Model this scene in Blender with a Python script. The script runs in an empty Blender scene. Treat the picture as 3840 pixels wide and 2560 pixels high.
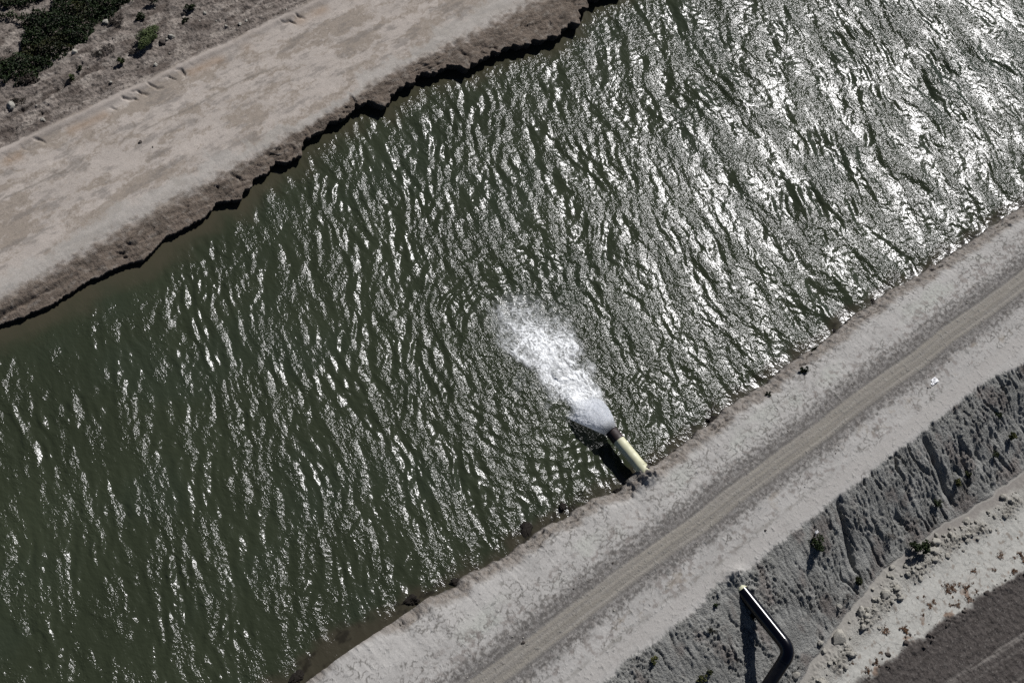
import bpy, bmesh, math, random
import numpy as np
from mathutils import Vector, Matrix

# ------------------------------------------------------------------ camera
S = bpy.context.scene
COL = S.collection
R = Matrix(((0.76450064, 0.48245186, -0.42752657),
            (-0.62716421, 0.70998301, -0.32029545),
            (0.14900947, 0.51299544, 0.84535901)))
CAM_H = 61.0
cd = bpy.data.cameras.new('camera')
cd.lens = 54.0; cd.sensor_width = 36.0; cd.sensor_fit = 'HORIZONTAL'
cd.clip_start = 0.5; cd.clip_end = 3000.0
cam = bpy.data.objects.new('camera', cd); COL.objects.link(cam)
cam.matrix_world = Matrix.Translation((0, 0, CAM_H)) @ R.to_4x4()
S.camera = cam

# ------------------------------------------------------------------ light
SUN_EL, SUN_AZ = math.radians(44.0), math.radians(21.0)      # azimuth from +X
SKY = 0.05
w = bpy.data.worlds.new('World'); S.world = w; w.use_nodes = True
nt = w.node_tree
sky = nt.nodes.new('ShaderNodeTexSky'); sky.sky_type = 'NISHITA'; sky.sun_disc = False
sky.sun_elevation = SUN_EL; sky.sun_rotation = math.pi / 2 - SUN_AZ
sky.altitude = 200.0; sky.air_density = 0.4; sky.dust_density = 0.3; sky.ozone_density = 1.0
bg = nt.nodes['Background']; bg.inputs['Strength'].default_value = SKY
nt.links.new(sky.outputs[0], bg.inputs['Color'])
sd = bpy.data.lights.new('sun', 'SUN'); sd.energy = 4.9; sd.angle = math.radians(0.5)
sd.color = (1.0, 0.98, 0.975)
sun = bpy.data.objects.new('sun', sd); COL.objects.link(sun)
sv = Vector((math.cos(SUN_EL) * math.cos(SUN_AZ), math.cos(SUN_EL) * math.sin(SUN_AZ), math.sin(SUN_EL)))
sun.rotation_euler = sv.to_track_quat('Z', 'Y').to_euler()
sun.location = sv * 200
S.view_settings.view_transform = 'Standard'; S.view_settings.look = 'None'
S.view_settings.exposure = 0.0; S.view_settings.gamma = 1.0; S.view_settings.use_curve_mapping = False
S.cycles.use_denoising = False
S.cycles.max_bounces = 6
S.cycles.sample_clamp_direct = 3.8      # a sensor clips each sun glint too
S.cycles.transparent_max_bounces = 12

rng = np.random.default_rng(11)
random.seed(5)

# ------------------------------------------------------------------ numpy noise
def _h(ix, iy, seed):
    h = (ix.astype(np.int64) * 374761393 + iy.astype(np.int64) * 668265263 + seed * 974711) & 0xffffffff
    h = ((h ^ (h >> 13)) * 1274126177) & 0xffffffff
    h = ((h ^ (h >> 16)) * 2246822519) & 0xffffffff
    return (h ^ (h >> 15)) & 0xffff
_A = np.arange(65536) * (2 * np.pi / 65536.0)
_GX, _GY = np.cos(_A).astype(np.float32), np.sin(_A).astype(np.float32)
def perlin(x, y, seed=0):
    x0 = np.floor(x); y0 = np.floor(y)
    fx = (x - x0).astype(np.float32); fy = (y - y0).astype(np.float32)
    x0 = x0.astype(np.int64); y0 = y0.astype(np.int64)
    u = fx * fx * fx * (fx * (fx * 6 - 15) + 10); v = fy * fy * fy * (fy * (fy * 6 - 15) + 10)
    def gr(ox, oy):
        k = _h(x0 + ox, y0 + oy, seed)
        return _GX[k] * (fx - ox) + _GY[k] * (fy - oy)
    a = gr(0, 0); b = gr(1, 0); c = gr(0, 1); d = gr(1, 1)
    return 1.5 * ((a + (b - a) * u) * (1 - v) + (c + (d - c) * u) * v)
def fbm(x, y, octv=4, seed=0, gain=0.5, lac=2.03):
    s = 0; a = 1.0; t = 0
    for i in range(octv):
        s = s + a * perlin(x, y, seed + i * 17); t += a
        x = x * lac + 13.7; y = y * lac + 7.3; a *= gain
    return s / t * 1.4
def ridge(x, y, octv=3, seed=0):
    s = 0; a = 1.0; t = 0
    for i in range(octv):
        s = s + a * (1 - np.abs(perlin(x, y, seed + i * 31)) * 1.6); t += a
        x = x * 2.1 + 5.1; y = y * 2.1 + 9.7; a *= 0.5
    return np.clip(s / t, 0, 1)
def ss(a, b, x):
    t = np.clip((x - a) / (b - a), 0, 1)
    return t * t * (3 - 2 * t)
def band(a, b, x, e):
    return ss(a - e, a + e, x) * (1 - ss(b - e, b + e, x))
def mix(c, col, m):
    m = np.clip(m, 0, 1)[..., None]
    return c * (1 - m) + np.array(col, dtype=np.float32) * m

# ------------------------------------------------------------------ helpers
def tag(o, label=None, cat=None, group=None, kind=None):
    if label: o['label'] = label
    if cat: o['category'] = cat
    if group: o['group'] = group
    if kind: o['kind'] = kind
    return o
def link(name, me, mat=None, parent=None):
    o = bpy.data.objects.new(name, me); COL.objects.link(o)
    if mat is not None and len(me.materials) == 0: me.materials.append(mat)
    if parent is not None: o.parent = parent
    return o
def empty(name, loc, label, cat, group=None):
    o = bpy.data.objects.new(name, None); COL.objects.link(o); o.location = loc
    o.empty_display_size = 0.2
    return tag(o, label, cat, group)
def raw_mesh(name, V, F, smooth=True, attrs=None):
    V = np.asarray(V, dtype=np.float32).reshape(-1, 3); F = np.asarray(F, dtype=np.int32)
    me = bpy.data.meshes.new(name)
    n = F.shape[1]
    me.vertices.add(len(V)); me.vertices.foreach_set('co', V.ravel())
    me.loops.add(F.size); me.loops.foreach_set('vertex_index', F.ravel())
    me.polygons.add(len(F))
    me.polygons.foreach_set('loop_start', np.arange(0, F.size, n, dtype=np.int32))
    me.polygons.foreach_set('loop_total', np.full(len(F), n, dtype=np.int32))
    me.polygons.foreach_set('use_smooth', np.full(len(F), smooth, dtype=bool))
    for k, v in (attrs or {}).items():
        v = np.asarray(v, dtype=np.float32)
        if v.ndim == 2:
            a = me.attributes.new(k, 'FLOAT_COLOR', 'POINT')
            a.data.foreach_set('color', np.concatenate([v, np.ones((len(v), 1), np.float32)], 1).ravel())
        else:
            a = me.attributes.new(k, 'FLOAT', 'POINT'); a.data.foreach_set('value', v)
    me.update(calc_edges=True)
    return me
def grid_mesh(name, P, attrs=None):
    nx, ny = P.shape[:2]
    i = np.arange(nx * ny, dtype=np.int32).reshape(nx, ny)
    F = np.stack([i[:-1, :-1], i[1:, :-1], i[1:, 1:], i[:-1, 1:]], -1).reshape(-1, 4)
    at = {k: (v.reshape(-1, 3) if v.ndim == 3 else v.reshape(-1)) for k, v in (attrs or {}).items()}
    return raw_mesh(name, P.reshape(-1, 3), F, True, at)
def axis(lo, hi, step, lo2, hi2):
    c = np.arange(lo, hi, step)
    def out(a, b, sg):
        r = []; x = a; s = step
        while (b - x) * sg > 0:
            s *= 1.7; x += sg * s; r.append(x)
        return r
    return np.concatenate([np.array(out(lo, lo2, -1)[::-1]), c, np.array(out(c[-1], hi2, 1))]).astype(np.float64)

# ------------------------------------------------------------------ materials
class N:
    def __init__(s, name):
        s.m = bpy.data.materials.new(name); s.m.use_nodes = True
        s.t = s.m.node_tree; s.p = s.t.nodes['Principled BSDF']; s.o = s.t.nodes['Material Output']
    def n(s, ty, **kw):
        nd = s.t.nodes.new(ty)
        for k, v in kw.items():
            if k in nd.inputs: nd.inputs[k].default_value = v
            else: setattr(nd, k, v)
        return nd
    def l(s, a, b): s.t.links.new(a, b)
    def pos(s): return s.n('ShaderNodeNewGeometry').outputs['Position']
    def noise(s, vec, scale, detail=3, rough=0.55):
        nd = s.n('ShaderNodeTexNoise'); nd.inputs['Scale'].default_value = scale
        nd.inputs['Detail'].default_value = detail; nd.inputs['Roughness'].default_value = rough
        s.l(vec, nd.inputs['Vector']); return nd.outputs['Fac']
    def math(s, op, a, b=None, c=None, clamp=False):
        nd = s.n('ShaderNodeMath', operation=op); nd.use_clamp = clamp
        for i, v in enumerate((a, b, c)):
            if v is None: continue
            if isinstance(v, (int, float)): nd.inputs[i].default_value = v
            else: s.l(v, nd.inputs[i])
        return nd.outputs[0]
    def rng(s, v, a, b, c, d):
        nd = s.n('ShaderNodeMapRange'); s.l(v, nd.inputs[0])
        for i, x in enumerate((a, b, c, d)): nd.inputs[i + 1].default_value = x
        return nd.outputs[0]
    def attr(s, name):
        return s.n('ShaderNodeAttribute', attribute_name=name)
    def mul(s, col, fac):
        nd = s.n('ShaderNodeVectorMath', operation='SCALE'); s.l(col, nd.inputs[0])
        if isinstance(fac, (int, float)): nd.inputs['Scale'].default_value = fac
        else: s.l(fac, nd.inputs['Scale'])
        return nd.outputs[0]
    def mixc(s, f, a, b):
        nd = s.n('ShaderNodeMix', data_type='RGBA')
        for sock, v in ((nd.inputs[0], f), (nd.inputs[6], a), (nd.inputs[7], b)):
            if isinstance(v, tuple): sock.default_value = (*v, 1) if len(v) == 3 else v
            elif isinstance(v, (int, float)): sock.default_value = v
            else: s.l(v, sock)
        return nd.outputs[2]
    def bump(s, h, strength, dist, normal=None):
        b = s.n('ShaderNodeBump'); b.inputs['Strength'].default_value = strength
        b.inputs['Distance'].default_value = dist; s.l(h, b.inputs['Height'])
        if normal is not None: s.l(normal, b.inputs['Normal'])
        return b.outputs[0]

def soil_material():
    k = N('soil'); p = k.pos()
    c = k.attr('soil').outputs['Color']
    f = k.rng(k.noise(p, 16.0, 4, 0.65), 0.25, 0.75, 0.84, 1.16)
    g = k.rng(k.noise(p, 60.0, 2, 0.6), 0.3, 0.7, 0.88, 1.12)
    # drying cracks where the crack mask says so
    wp = k.n('ShaderNodeVectorMath', operation='ADD'); k.l(p, wp.inputs[0])
    wn = k.n('ShaderNodeTexNoise'); wn.inputs['Scale'].default_value = 2.2; wn.inputs['Detail'].default_value = 3
    k.l(p, wn.inputs['Vector'])
    k.l(k.mul(wn.outputs['Color'], 0.75), wp.inputs[1])
    vo = k.n('ShaderNodeTexVoronoi', feature='DISTANCE_TO_EDGE'); vo.inputs['Scale'].default_value = 2.3
    k.l(wp.outputs[0], vo.inputs['Vector'])
    ln = k.math('MULTIPLY', k.rng(vo.outputs['Distance'], 0.008, 0.045, 1.0, 0.0), k.rng(k.noise(p, 1.3, 4, .65), .38, .62, 0, 1))
    cm = k.math('MULTIPLY', ln, k.attr('crack').outputs['Fac'])
    dk = k.rng(cm, 0, 1, 1.0, 0.55)
    tot = k.math('MULTIPLY', k.math('MULTIPLY', f, g), dk)
    k.l(k.mul(c, tot), k.p.inputs['Base Color'])
    k.p.inputs['Roughness'].default_value = 0.95
    k.p.inputs['Specular IOR Level'].default_value = 0.15
    h = k.math('ADD', k.noise(p, 11.0, 5, 0.65), k.math('MULTIPLY', cm, -0.4))
    ru = k.attr('rough').outputs['Fac']
    h2 = k.math('MULTIPLY', k.noise(p, 13.0, 3, .7), ru)
    n0 = k.bump(h, 0.4, 0.03)
    k.l(k.bump(h2, 1.0, 0.16, n0), k.p.inputs['Normal'])
    return k.m
SOIL = soil_material()

def simple(name, col, rough=0.9, var=0.25, scale=14.0, bump=0.3, spec=0.3, attr=None, col2=None):
    k = N(name); tc = k.n('ShaderNodeTexCoord').outputs['Object']
    f = k.noise(tc, scale, 4, 0.6)
    if col2:
        k.l(k.mixc(k.rng(f, 0.4, 0.62, 0, 1), col, col2), k.p.inputs['Base Color'])
    else:
        base = k.n('ShaderNodeRGB'); base.outputs[0].default_value = (*col, 1)
        src = k.attr(attr).outputs['Color'] if attr else base.outputs[0]
        k.l(k.mul(src, k.rng(f, 0.25, 0.75, 1 - var, 1 + var)), k.p.inputs['Base Color'])
    k.p.inputs['Roughness'].default_value = rough
    k.p.inputs['Specular IOR Level'].default_value = spec
    if bump: k.l(k.bump(k.noise(tc, scale * 1.7, 4, 0.6), bump, 0.04), k.p.inputs['Normal'])
    return k.m

# ------------------------------------------------------------------ traced plan lines (metres)
NS = np.array([(3840,760),(3690,860),(3575,942),(3492,992),(3432,1030),(3344,1079),(3290,1107),(3273,1134),(3218,1162),(3169,1200),
(3141,1228),(3120,1249),(3054,1293),(2966,1348),(2911,1392),(2878,1430),(2790,1474),(2714,1529),(2659,1579),(2560,1655),(2432,1750),
(2372,1777),(2317,1832),(2234,1859),(2163,1892),(2130,1925),(2081,1952),(2031,1969),(1982,2013),(1938,2040),(1916,2067),(1845,2100),
(1774,2133),(1730,2155),(1708,2194),(1631,2221),(1576,2235),(1549,2265),(1466,2320),(1401,2333),(1329,2364),(1280,2383),(1207,2435),
(1163,2490),(1119,2534),(1058,2560)], float)
def ground_pt(px, py, z=0.0):
    d = R @ Vector((px - 1920, -(py - 1280), -5760.0)); t = (z - CAM_H) / d.z
    return d.x * t, d.y * t
NSP = np.array(sorted(ground_pt(a, b, 0.3) for a, b in NS))
FL = np.array([(-20,36.6),(8,36.6),(12.2,36.7),(14.37,36.31),(16.66,36.53),(18.59,36.44),(19.19,36.1),(19.93,36.35),(20.85,36.73),(21.36,36.59),
(22.68,36.52),(23.76,36.92),(24.9,36.5),(25.82,37.13),(27.4,37.31),(28.68,37.19),(29.87,37.73),(31.74,37.93),(32.46,38.17),(33.5,37.8),
(34.1,37.4),(35.26,38.09),(37.84,37.75),(38.3,37.9),(38.9,37.4),(39.3,36.95),(39.9,36.85),(40.25,37.2),(41.02,37.0),(41.62,37.15),(42.87,36.38),(44.01,36.51),
(45.58,36.27),(46.3,36.3),(46.75,37.03),(47.41,36.75),(48.0,37.3),(50,37.0),(53,36.5),(60,36.7),(90,36.6)])

# ------------------------------------------------------------------ near embankment, road, slope, field
def near_side():
    X = axis(6.0, 66.0, 0.042, -500, 700)
    Y = axis(-7.0, 14.9, 0.042, -600, 15.6)
    Y = Y[Y < 15.5]
    x, y = np.meshgrid(X, Y, indexing='ij')
    nx = len(X)
    ys = np.interp(X, NSP[:, 0], NSP[:, 1])
    j = (X * 0 + 1)
    ys = ys + 0.13 * fbm(X * 1.1, X * 0 + 3.1, 5, 91, .6) + 0.05 * fbm(X * 5, X * 0, 3, 92, .6)
    d = ys[:, None] - y                                   # distance inland from the water's edge
    z = np.interp(d, [-1.2, -0.15, 0.0, 0.08, 0.25, 0.6, 1.0, 2.2, 3.5], [-0.9, -0.25, -0.03, 0.22, 0.34, 0.52, 0.72, 0.92, 1.0])
    edge = np.exp(-((d - 0.35) / 0.35) ** 2)
    z = z + edge * 0.14 * fbm(x * 2.0, y * 2.6, 5, 5, .6) + 0.007 * fbm(x * 3, y * 3, 4, 8)
    z = z - .14 * np.clip(1 - np.abs(perlin(x * .6, d * 2.6 + .5 * fbm(x * .9, y, 3, 9), 10)) * 6, 0, 1) * band(.12, .75, d, .12) * ss(-.15, .2, fbm(x * .6, y * .3, 3, 11))
    # wheel ruts along the road
    wob = 0.13 * fbm(x * 0.18, x * 0, 3, 60)
    yy = y + wob
    for c, wd, dp in ((11.25, .10, .035), (10.95, .07, .03), (10.35, .12, .03), (11.6, .10, .02), (10.62, .06, .02)):
        z = z - dp * np.exp(-((yy - c) / wd) ** 2)
    berm = ss(10.5, 10.0, y) * ss(9.2, 9.9, y)
    z = z + 0.04 * berm
    # crest and slope
    cr = 8.05 + 0.16 * fbm(x[:, 0] * 0.55, x[:, 0] * 0, 3, 21) + 0.10 * fbm(x[:, 0] * 2.6, x[:, 0] * 0, 3, 22)
    cr = cr - 0.5 * ss(48, 51, X) + 0.25 * np.exp(-((X - 30.0) / .9) ** 2)
    toe = np.interp(X, [0, 28, 30.96, 35.15, 38.2, 40.4, 42.3, 44.9, 47.6, 80], [2.5, 2.7, 3.0, 4.0, 4.45, 4.4, 4.25, 3.95, 3.8, 3.4])
    toe = toe + .16 * fbm(X * .7, X * 0 + 6, 4, 23, .6)
    cr = cr[:, None]; toe = toe[:, None]
    t = np.clip((cr - y) / (cr - toe), 0, 1.0)
    dz = 2.35 + 0 * x
    prof = t + 0.05 * np.sin(t * np.pi * 2) * -1
    slope_m = ss(0.0, 0.05, t) * (1 - ss(0.93, 1.0, t))
    gfac = ss(30, 42, x)                                   # deeper rills to the right
    wx = x + .7 * fbm(x * .3, y * .12, 2, 32) + 0.32 * fbm(x * 0.9, y * 0.8, 4, 33) + 0.05 * (8 - y)
    r1 = 1 - np.abs(perlin(wx * 1.35, y * 0.16, 41)) * 3.2
    r2 = 1 - np.abs(perlin(wx * 3.1 + 4, y * 0.26, 42)) * 2.6
    r3 = 1 - np.abs(perlin(wx * 6.3 + 9, y * 0.5, 43)) * 2.2
    rill = 0.07 * np.clip(r1, 0, 1) ** 2.6 * (0.25 + 0.75 * gfac) * ss(-0.25, 0.35, fbm(x * 0.35, y * 0.3, 2, 44) + 0.3 * gfac) \
        + 0.06 * ss(-.45, .3, fbm(x * .8 + 3, y * .7, 2, 45)) * np.clip(r2, 0, 1) ** 2.6 * (0.35 + 0.65 * gfac) + 0.055 * ss(-.5, .2, fbm(x * 1.1, y * .9, 2, 46)) * np.clip(r3, 0, 1) ** 1.8 * (0.5 + 0.5 * gfac)
    wc = x + .5 * fbm(x * .5, y * .35, 3, 35) + .12 * fbm(x * 2.2, y * 1.6, 3, 36)
    for fq, sd, dp in ((1.0, 37, .20), (2.1, 38, .12), (3.6, 39, .075)):
        rill = rill + dp * (.35 + .65 * gfac) * np.clip(1 - np.abs(perlin(wc * fq, y * .17 * fq ** .5, sd)) * (9 / fq ** .4), 0, 1) * ss(-.25, .2, fbm(x * .7 + sd, y * .6, 3, sd + 3))
    # one big washed gully
    gx = 37.55 - 0.30 * (8.2 - y) + 0.10 * fbm(y * 0.9, y * 0, 2, 47)
    big = np.exp(-(np.abs(x - gx) / 0.20) ** 1.4) * ss(8.4, 7.6, y) * ss(4.9, 5.8, y)
    rill = rill + 0.40 * big
    gx2 = 43.3 - 0.02 * (8.2 - y) + 0.12 * fbm(y * 1.1, y * 0 + 4, 2, 48)
    rill = rill + 0.35 * np.exp(-(np.abs(x - gx2) / 0.18) ** 1.5) * ss(8.2, 7.4, y) * ss(4.3, 5.0, y)
    lump = np.abs(fbm(x * 2.2, y * 2.2, 5, 52, .6)) * 0.20 + 0.085 * np.abs(fbm(x * 5, y * 5.5, 4, 53, .7)) + .045 * fbm(x * 10, y * 9, 2, 57)
    lumpm = 0.35 + 0.9 * ss(-0.2, 0.4, fbm(x * 0.5, y * 0.5, 2, 54)) * (1 - 0.5 * gfac)
    z = z - dz * prof
    z = z - slope_m * rill + slope_m * lump * lumpm
    z = z + .34 * np.exp(-(((x - 30.95) / .42) ** 2 + ((y - 8.0) / .34) ** 2)) * (1 + .5 * fbm(x * 5, y * 5, 3, 55))
    # toe ledge, clod berm, crust and the dark field road below it
    dt = toe - y
    sand = ss(0.0, 0.1, dt) * (1 - ss(0.35, 0.7, dt + .3 * fbm(x * 1.5, y * 1.5, 4, 65))) * (ss(38.3, 39.2, x) + .8 * np.exp(-((x - 36.2) / .7) ** 2))
    clod = np.exp(-((dt - 0.95) / 0.38) ** 2)
    cl_break = ss(-0.35, 0.2, fbm(x * 0.8, y * 0 + 2, 3, 66))
    z = z + clod * cl_break * (0.04 + 0.30 * np.clip(np.abs(fbm(x * 4.2, y * 4.2, 4, 67, .6)), 0, 1))
    dk = np.interp(X, [0, 28, 33.2, 37.9, 41.3, 43.7, 70], [2.1, 1.85, 1.45, 1.12, 0.75, 0.45, -1.8])[:, None]
    dk = dk + 0.30 * fbm(x * .9, y * .9, 5, 71, .6)
    fm = ss(0.1, -0.15, y - dk)
    under = ss(0.0, -0.3, y - toe)
    z = z + under * 0.012 * fbm(x * 5, y * 5, 3, 72) + under * ss(.9, .3, dt) * (1 - sand) * .10 * np.abs(fbm(x * 4, y * 4, 4, 75, .6))
    fe = np.exp(-((y - dk + 0.25) / 0.22) ** 2)
    z = z + fe * (0.04 + 0.09 * np.abs(fbm(x * 4, y * 4, 3, 73))) + fm * (0.07 * fbm(x * 4, y * 4, 6, 74, .65))
    yr = y + 0.13 * (x - 33)
    z = z - fm * 0.03 * (np.exp(-((yr + 0.55) / 0.12) ** 2) + np.exp(-((yr + 2.3) / 0.15) ** 2))
    z = z + .58 * np.exp(-((x - 31.2) / .6) ** 2 - (np.abs(y - 14.05) / .5) ** 4) * (1 + .35 * fbm(x * 4, y * 4, 3, 56))
    z = np.where(d < 0, np.minimum(z, 0.05 + 1.0 * np.exp(-((x - 31.25) / .5) ** 2) * ss(-.5, -.2, d)), z)

    # ---- colour of the ground itself
    c = np.zeros(x.shape + (3,), np.float32) + np.array((.345, .334, .314), np.float32)
    big_n = fbm(x * 0.35, y * 0.5, 3, 101); mid = fbm(x * 1.2, y * 2.0, 4, 102)
    c = c * (1 + 0.10 * big_n + 0.10 * mid)[..., None]
    c = mix(c, (.345, .345, .315), ss(0.0, 0.5, big_n) * band(12.4, 13.4, y, .3))
    # dark lacy litter of dried roots
    lw = .25 * fbm(x * 2.5, y * 2.5, 3, 109)
    lace = np.maximum(1 - np.abs(perlin(x * 1.7 + lw, y * 1.9 + lw, 110)) * 5.5, 1 - np.abs(perlin(x * 3.1 - lw, y * 3.4 + lw, 108)) * 3.5)
    lm = ss(-0.35, 0.35, fbm(x * 0.5, y * 0.9, 3, 111) + 0.25 * band(11.9, 12.6, y, .3) - 0.35 * band(8.0, 8.9, y, .3))
    c = mix(c, (.11, .103, .092), ss(0.5, 0.85, lace) * np.clip(1.2 * lm * ss(-.35, .1, fbm(x * 3, y * 3, 3, 107)), 0, 1) * 0.85)
    blot = ss(0.18, 0.5, fbm(x * 2.6, y * 3.2, 4, 112) + 0.35 * fbm(x * 0.4, y * 0.6, 2, 113))
    c = mix(c, (.185, .165, .15), blot * band(8.8, 13.0, y, .25) * 0.7)
    c = mix(c, (.235, .20, .155), ss(0.2, 0.6, fbm(x * 0.7, y * 0.9, 6, 114, .68)) * band(8.9, 10.0, y, .2) * .5)
    # damp brown lip by the water
    lip = ss(0.95, 0.55, d + 0.2 * fbm(x * 1.5, y * 1.5, 4, 115))
    c = mix(c, (.19, .165, .14), lip * (0.75 + .25 * fbm(x * 3, y * 6, 3, 116)))
    c = mix(c, (.05, .043, .034), ss(0.16, 0.0, d))
    # gravel track
    tr = ss(9.75, 10.25, yy + .22 * fbm(x * 1.6, y * 2.2, 4, 117)) * (1 - ss(11.6, 12.15, yy + .3 * fbm(x * 1.4, y * 2, 4, 118)))
    speck = fbm(x * 8, y * 8, 3, 119, .7)
    c = mix(c, (.150, .141, .132), tr * (0.82 + 0.4 * speck))
    streak = fbm(x * 0.22, y * 9, 3, 121)
    fr = band(11.35, 12.15, yy + .12 * fbm(x * 3, y * 3, 3, 141), .16) + band(9.8, 10.4, yy + .12 * fbm(x * 3, y * 3, 3, 142), .16)
    c = mix(c, (.088, .082, .075), fr * ss(-.25, .3, fbm(x * 4.6, y * 5.2, 4, 120, .65)) * .85)
    peb = fbm(x * 9.5, y * 9.5, 2, 143)
    c = mix(c, (.30, .285, .26), fr * ss(.38, .6, peb) * .7)
    c = mix(c, (.225, .208, .176), band(10.42, 11.3, yy, .07) * (.55 + .45 * ss(-.5, .4, streak)) * .85)
    c = mix(c, (.29, .272, .24), (np.exp(-((yy - 10.98) / .05) ** 2) * .6 + np.exp(-((yy - 11.24) / .035) ** 2) * .45 + np.exp(-((yy - 10.55) / .05) ** 2) * .5) * ss(-.6, .2, fbm(x * .4, y * 3, 3, 144)))
    c = mix(c, (.10, .094, .085), (np.exp(-((yy - 11.38) / .045) ** 2) + np.exp(-((yy - 10.36) / .04) ** 2) + .6 * np.exp(-((yy - 10.80) / .04) ** 2)) * ss(-.5, .3, fbm(x * .5, y * 2, 3, 145)) * .65)
    # darker strip and clean strip beside the crest
    c = mix(c, (.20, .19, .17), np.exp(-((yy - 8.95 - .03 * fbm(x * .6, x * 0, 2, 9)) / .1) ** 2) * ss(-.35, .3, fbm(x * 1.2, y * 3, 3, 122)) * .65 * ss(42, 34, x))
    c = mix(c, (.335, .32, .298), band(8.15, 8.8, y, .12) * .7)
    # slope: grey clay with brown patches
    sm = ss(0.0, 0.04, t + .02 * fbm(x * 5, y * 5, 3, 123)) * (1 - ss(0.97, 1.0, t))
    g = np.zeros_like(c) + np.array((.250, .250, .234), np.float32)
    g = g * (1 + .18 * fbm(x * 1.4, y * 1.2, 4, 124))[..., None]
    g = mix(g, (.178, .156, .142), ss(0.05, .5, fbm(x * 0.8, y * 0.6, 4, 125)) * .75)
    g = mix(g, (.10, .088, .078), ss(0.25, .6, fbm(x * 0.9 + 3, y * 0.9, 4, 126)) * .6 * ss(.55, .8, t))
    g = mix(g, (.27, .27, .26), ss(.45, .75, fbm(x * 10, y * 10, 2, 127)) * .4)
    c = c * (1 - sm[..., None]) + g * sm[..., None]
    # toe: sand strip, clods, crust
    low = ss(0.98, 1.0, t)
    q = np.zeros_like(c) + np.array((.365, .36, .33), np.float32)
    q = q * (1 + .12 * fbm(x * 1.1, y * 1.3, 4, 130))[..., None]
    q = mix(q, (.20, .184, .167), sand * .9)
    q = mix(q, (.24, .225, .2), ss(.9, .3, dt) * (1 - sand) * .8)
    q = mix(q, (.25, .235, .205), clod * (.35 + .4 * cl_break))
    q = mix(q, (.17, .10, .06), ss(.28, .5, fbm(x * 1.3, y * 1.5, 4, 131)) * ss(1.2, .2, y - dk) * .75)
    q = mix(q, (.13, .095, .07), ss(.3, .55, fbm(x * 3.3, y * 3.3, 3, 132)) * ss(.9, 1.4, dt) * .55)
    c = c * (1 - low[..., None]) + q * low[..., None]
    fld = np.zeros_like(c) + np.array((.068, .06, .055), np.float32)
    fld = fld * (1 + .38 * fbm(x * 1.3, yr * 4, 5, 133, .6))[..., None]
    fld = mix(fld, (.19, .176, .16), (np.exp(-((yr + .62) / .14) ** 2) + .7 * np.exp(-((yr + 2.3) / .25) ** 2) + .5 * np.exp(-((yr + 1.05) / .06) ** 2)) * ss(-.5, .3, fbm(x * .5, yr * 6, 3, 134)) * .85)
    fld = mix(fld, (.035, .03, .027), ss(.25, .6, fbm(x * 1.6, yr * 2.5, 5, 136, .62)) * .6)
    fld = mix(fld, (.19, .18, .165), ss(.5, .7, fbm(x * 11, y * 11, 2, 135)) * .6)
    c = c * (1 - fm[..., None]) + fld * fm[..., None]
    rough = np.clip(sm * (.5 + .6 * ss(-.4, .4, fbm(x * .9, y * .8, 3, 140))) + .03 + .3 * fm + .5 * clod * low + .3 * lip + .16 * tr, 0, 1.2)
    crack = np.clip(band(12.2, 13.5, y, .3) * ss(-.3, .3, big_n) * .8 + ss(.9, 1.2, dt) * (1 - fm), 0, 1) * (1 - lip)
    P = np.stack([x, y, z], -1).astype(np.float32)
    # cut the sheet into named strips that share their border rows
    cuts = [('field_road', -1e9, 0.0), ('ground', 0.0, 3.2), ('embankment_slope', 3.2, 8.3), ('embankment_top', 8.3, 9.8),
            ('dirt_road', 9.8, 12.1), ('canal_bank', 12.1, 1e9)]
    for nm, a, b in cuts:
        j0 = max(0, np.searchsorted(Y, a) - 1); j1 = np.searchsorted(Y, b)
        sl = (slice(None), slice(j0, min(j1, len(Y))))
        me = grid_mesh(nm, P[sl], {'soil': c[sl], 'crack': crack[sl], 'rough': rough[sl]})
        tag(link(nm, me, SOIL), kind='structure')
    def zat(px_, py_):
        i = np.clip(np.searchsorted(X, px_), 0, nx - 1); k = np.clip(np.searchsorted(Y, py_), 0, len(Y) - 1)
        return float(z[i, k])
    return zat, lambda xx: float(np.interp(xx, X, ys)), lambda xx: float(np.interp(xx, X, toe[:, 0])), lambda xx: float(np.interp(xx, X, dk.mean(1)))
near_z, near_shore, toe_y, field_y = near_side()

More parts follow.
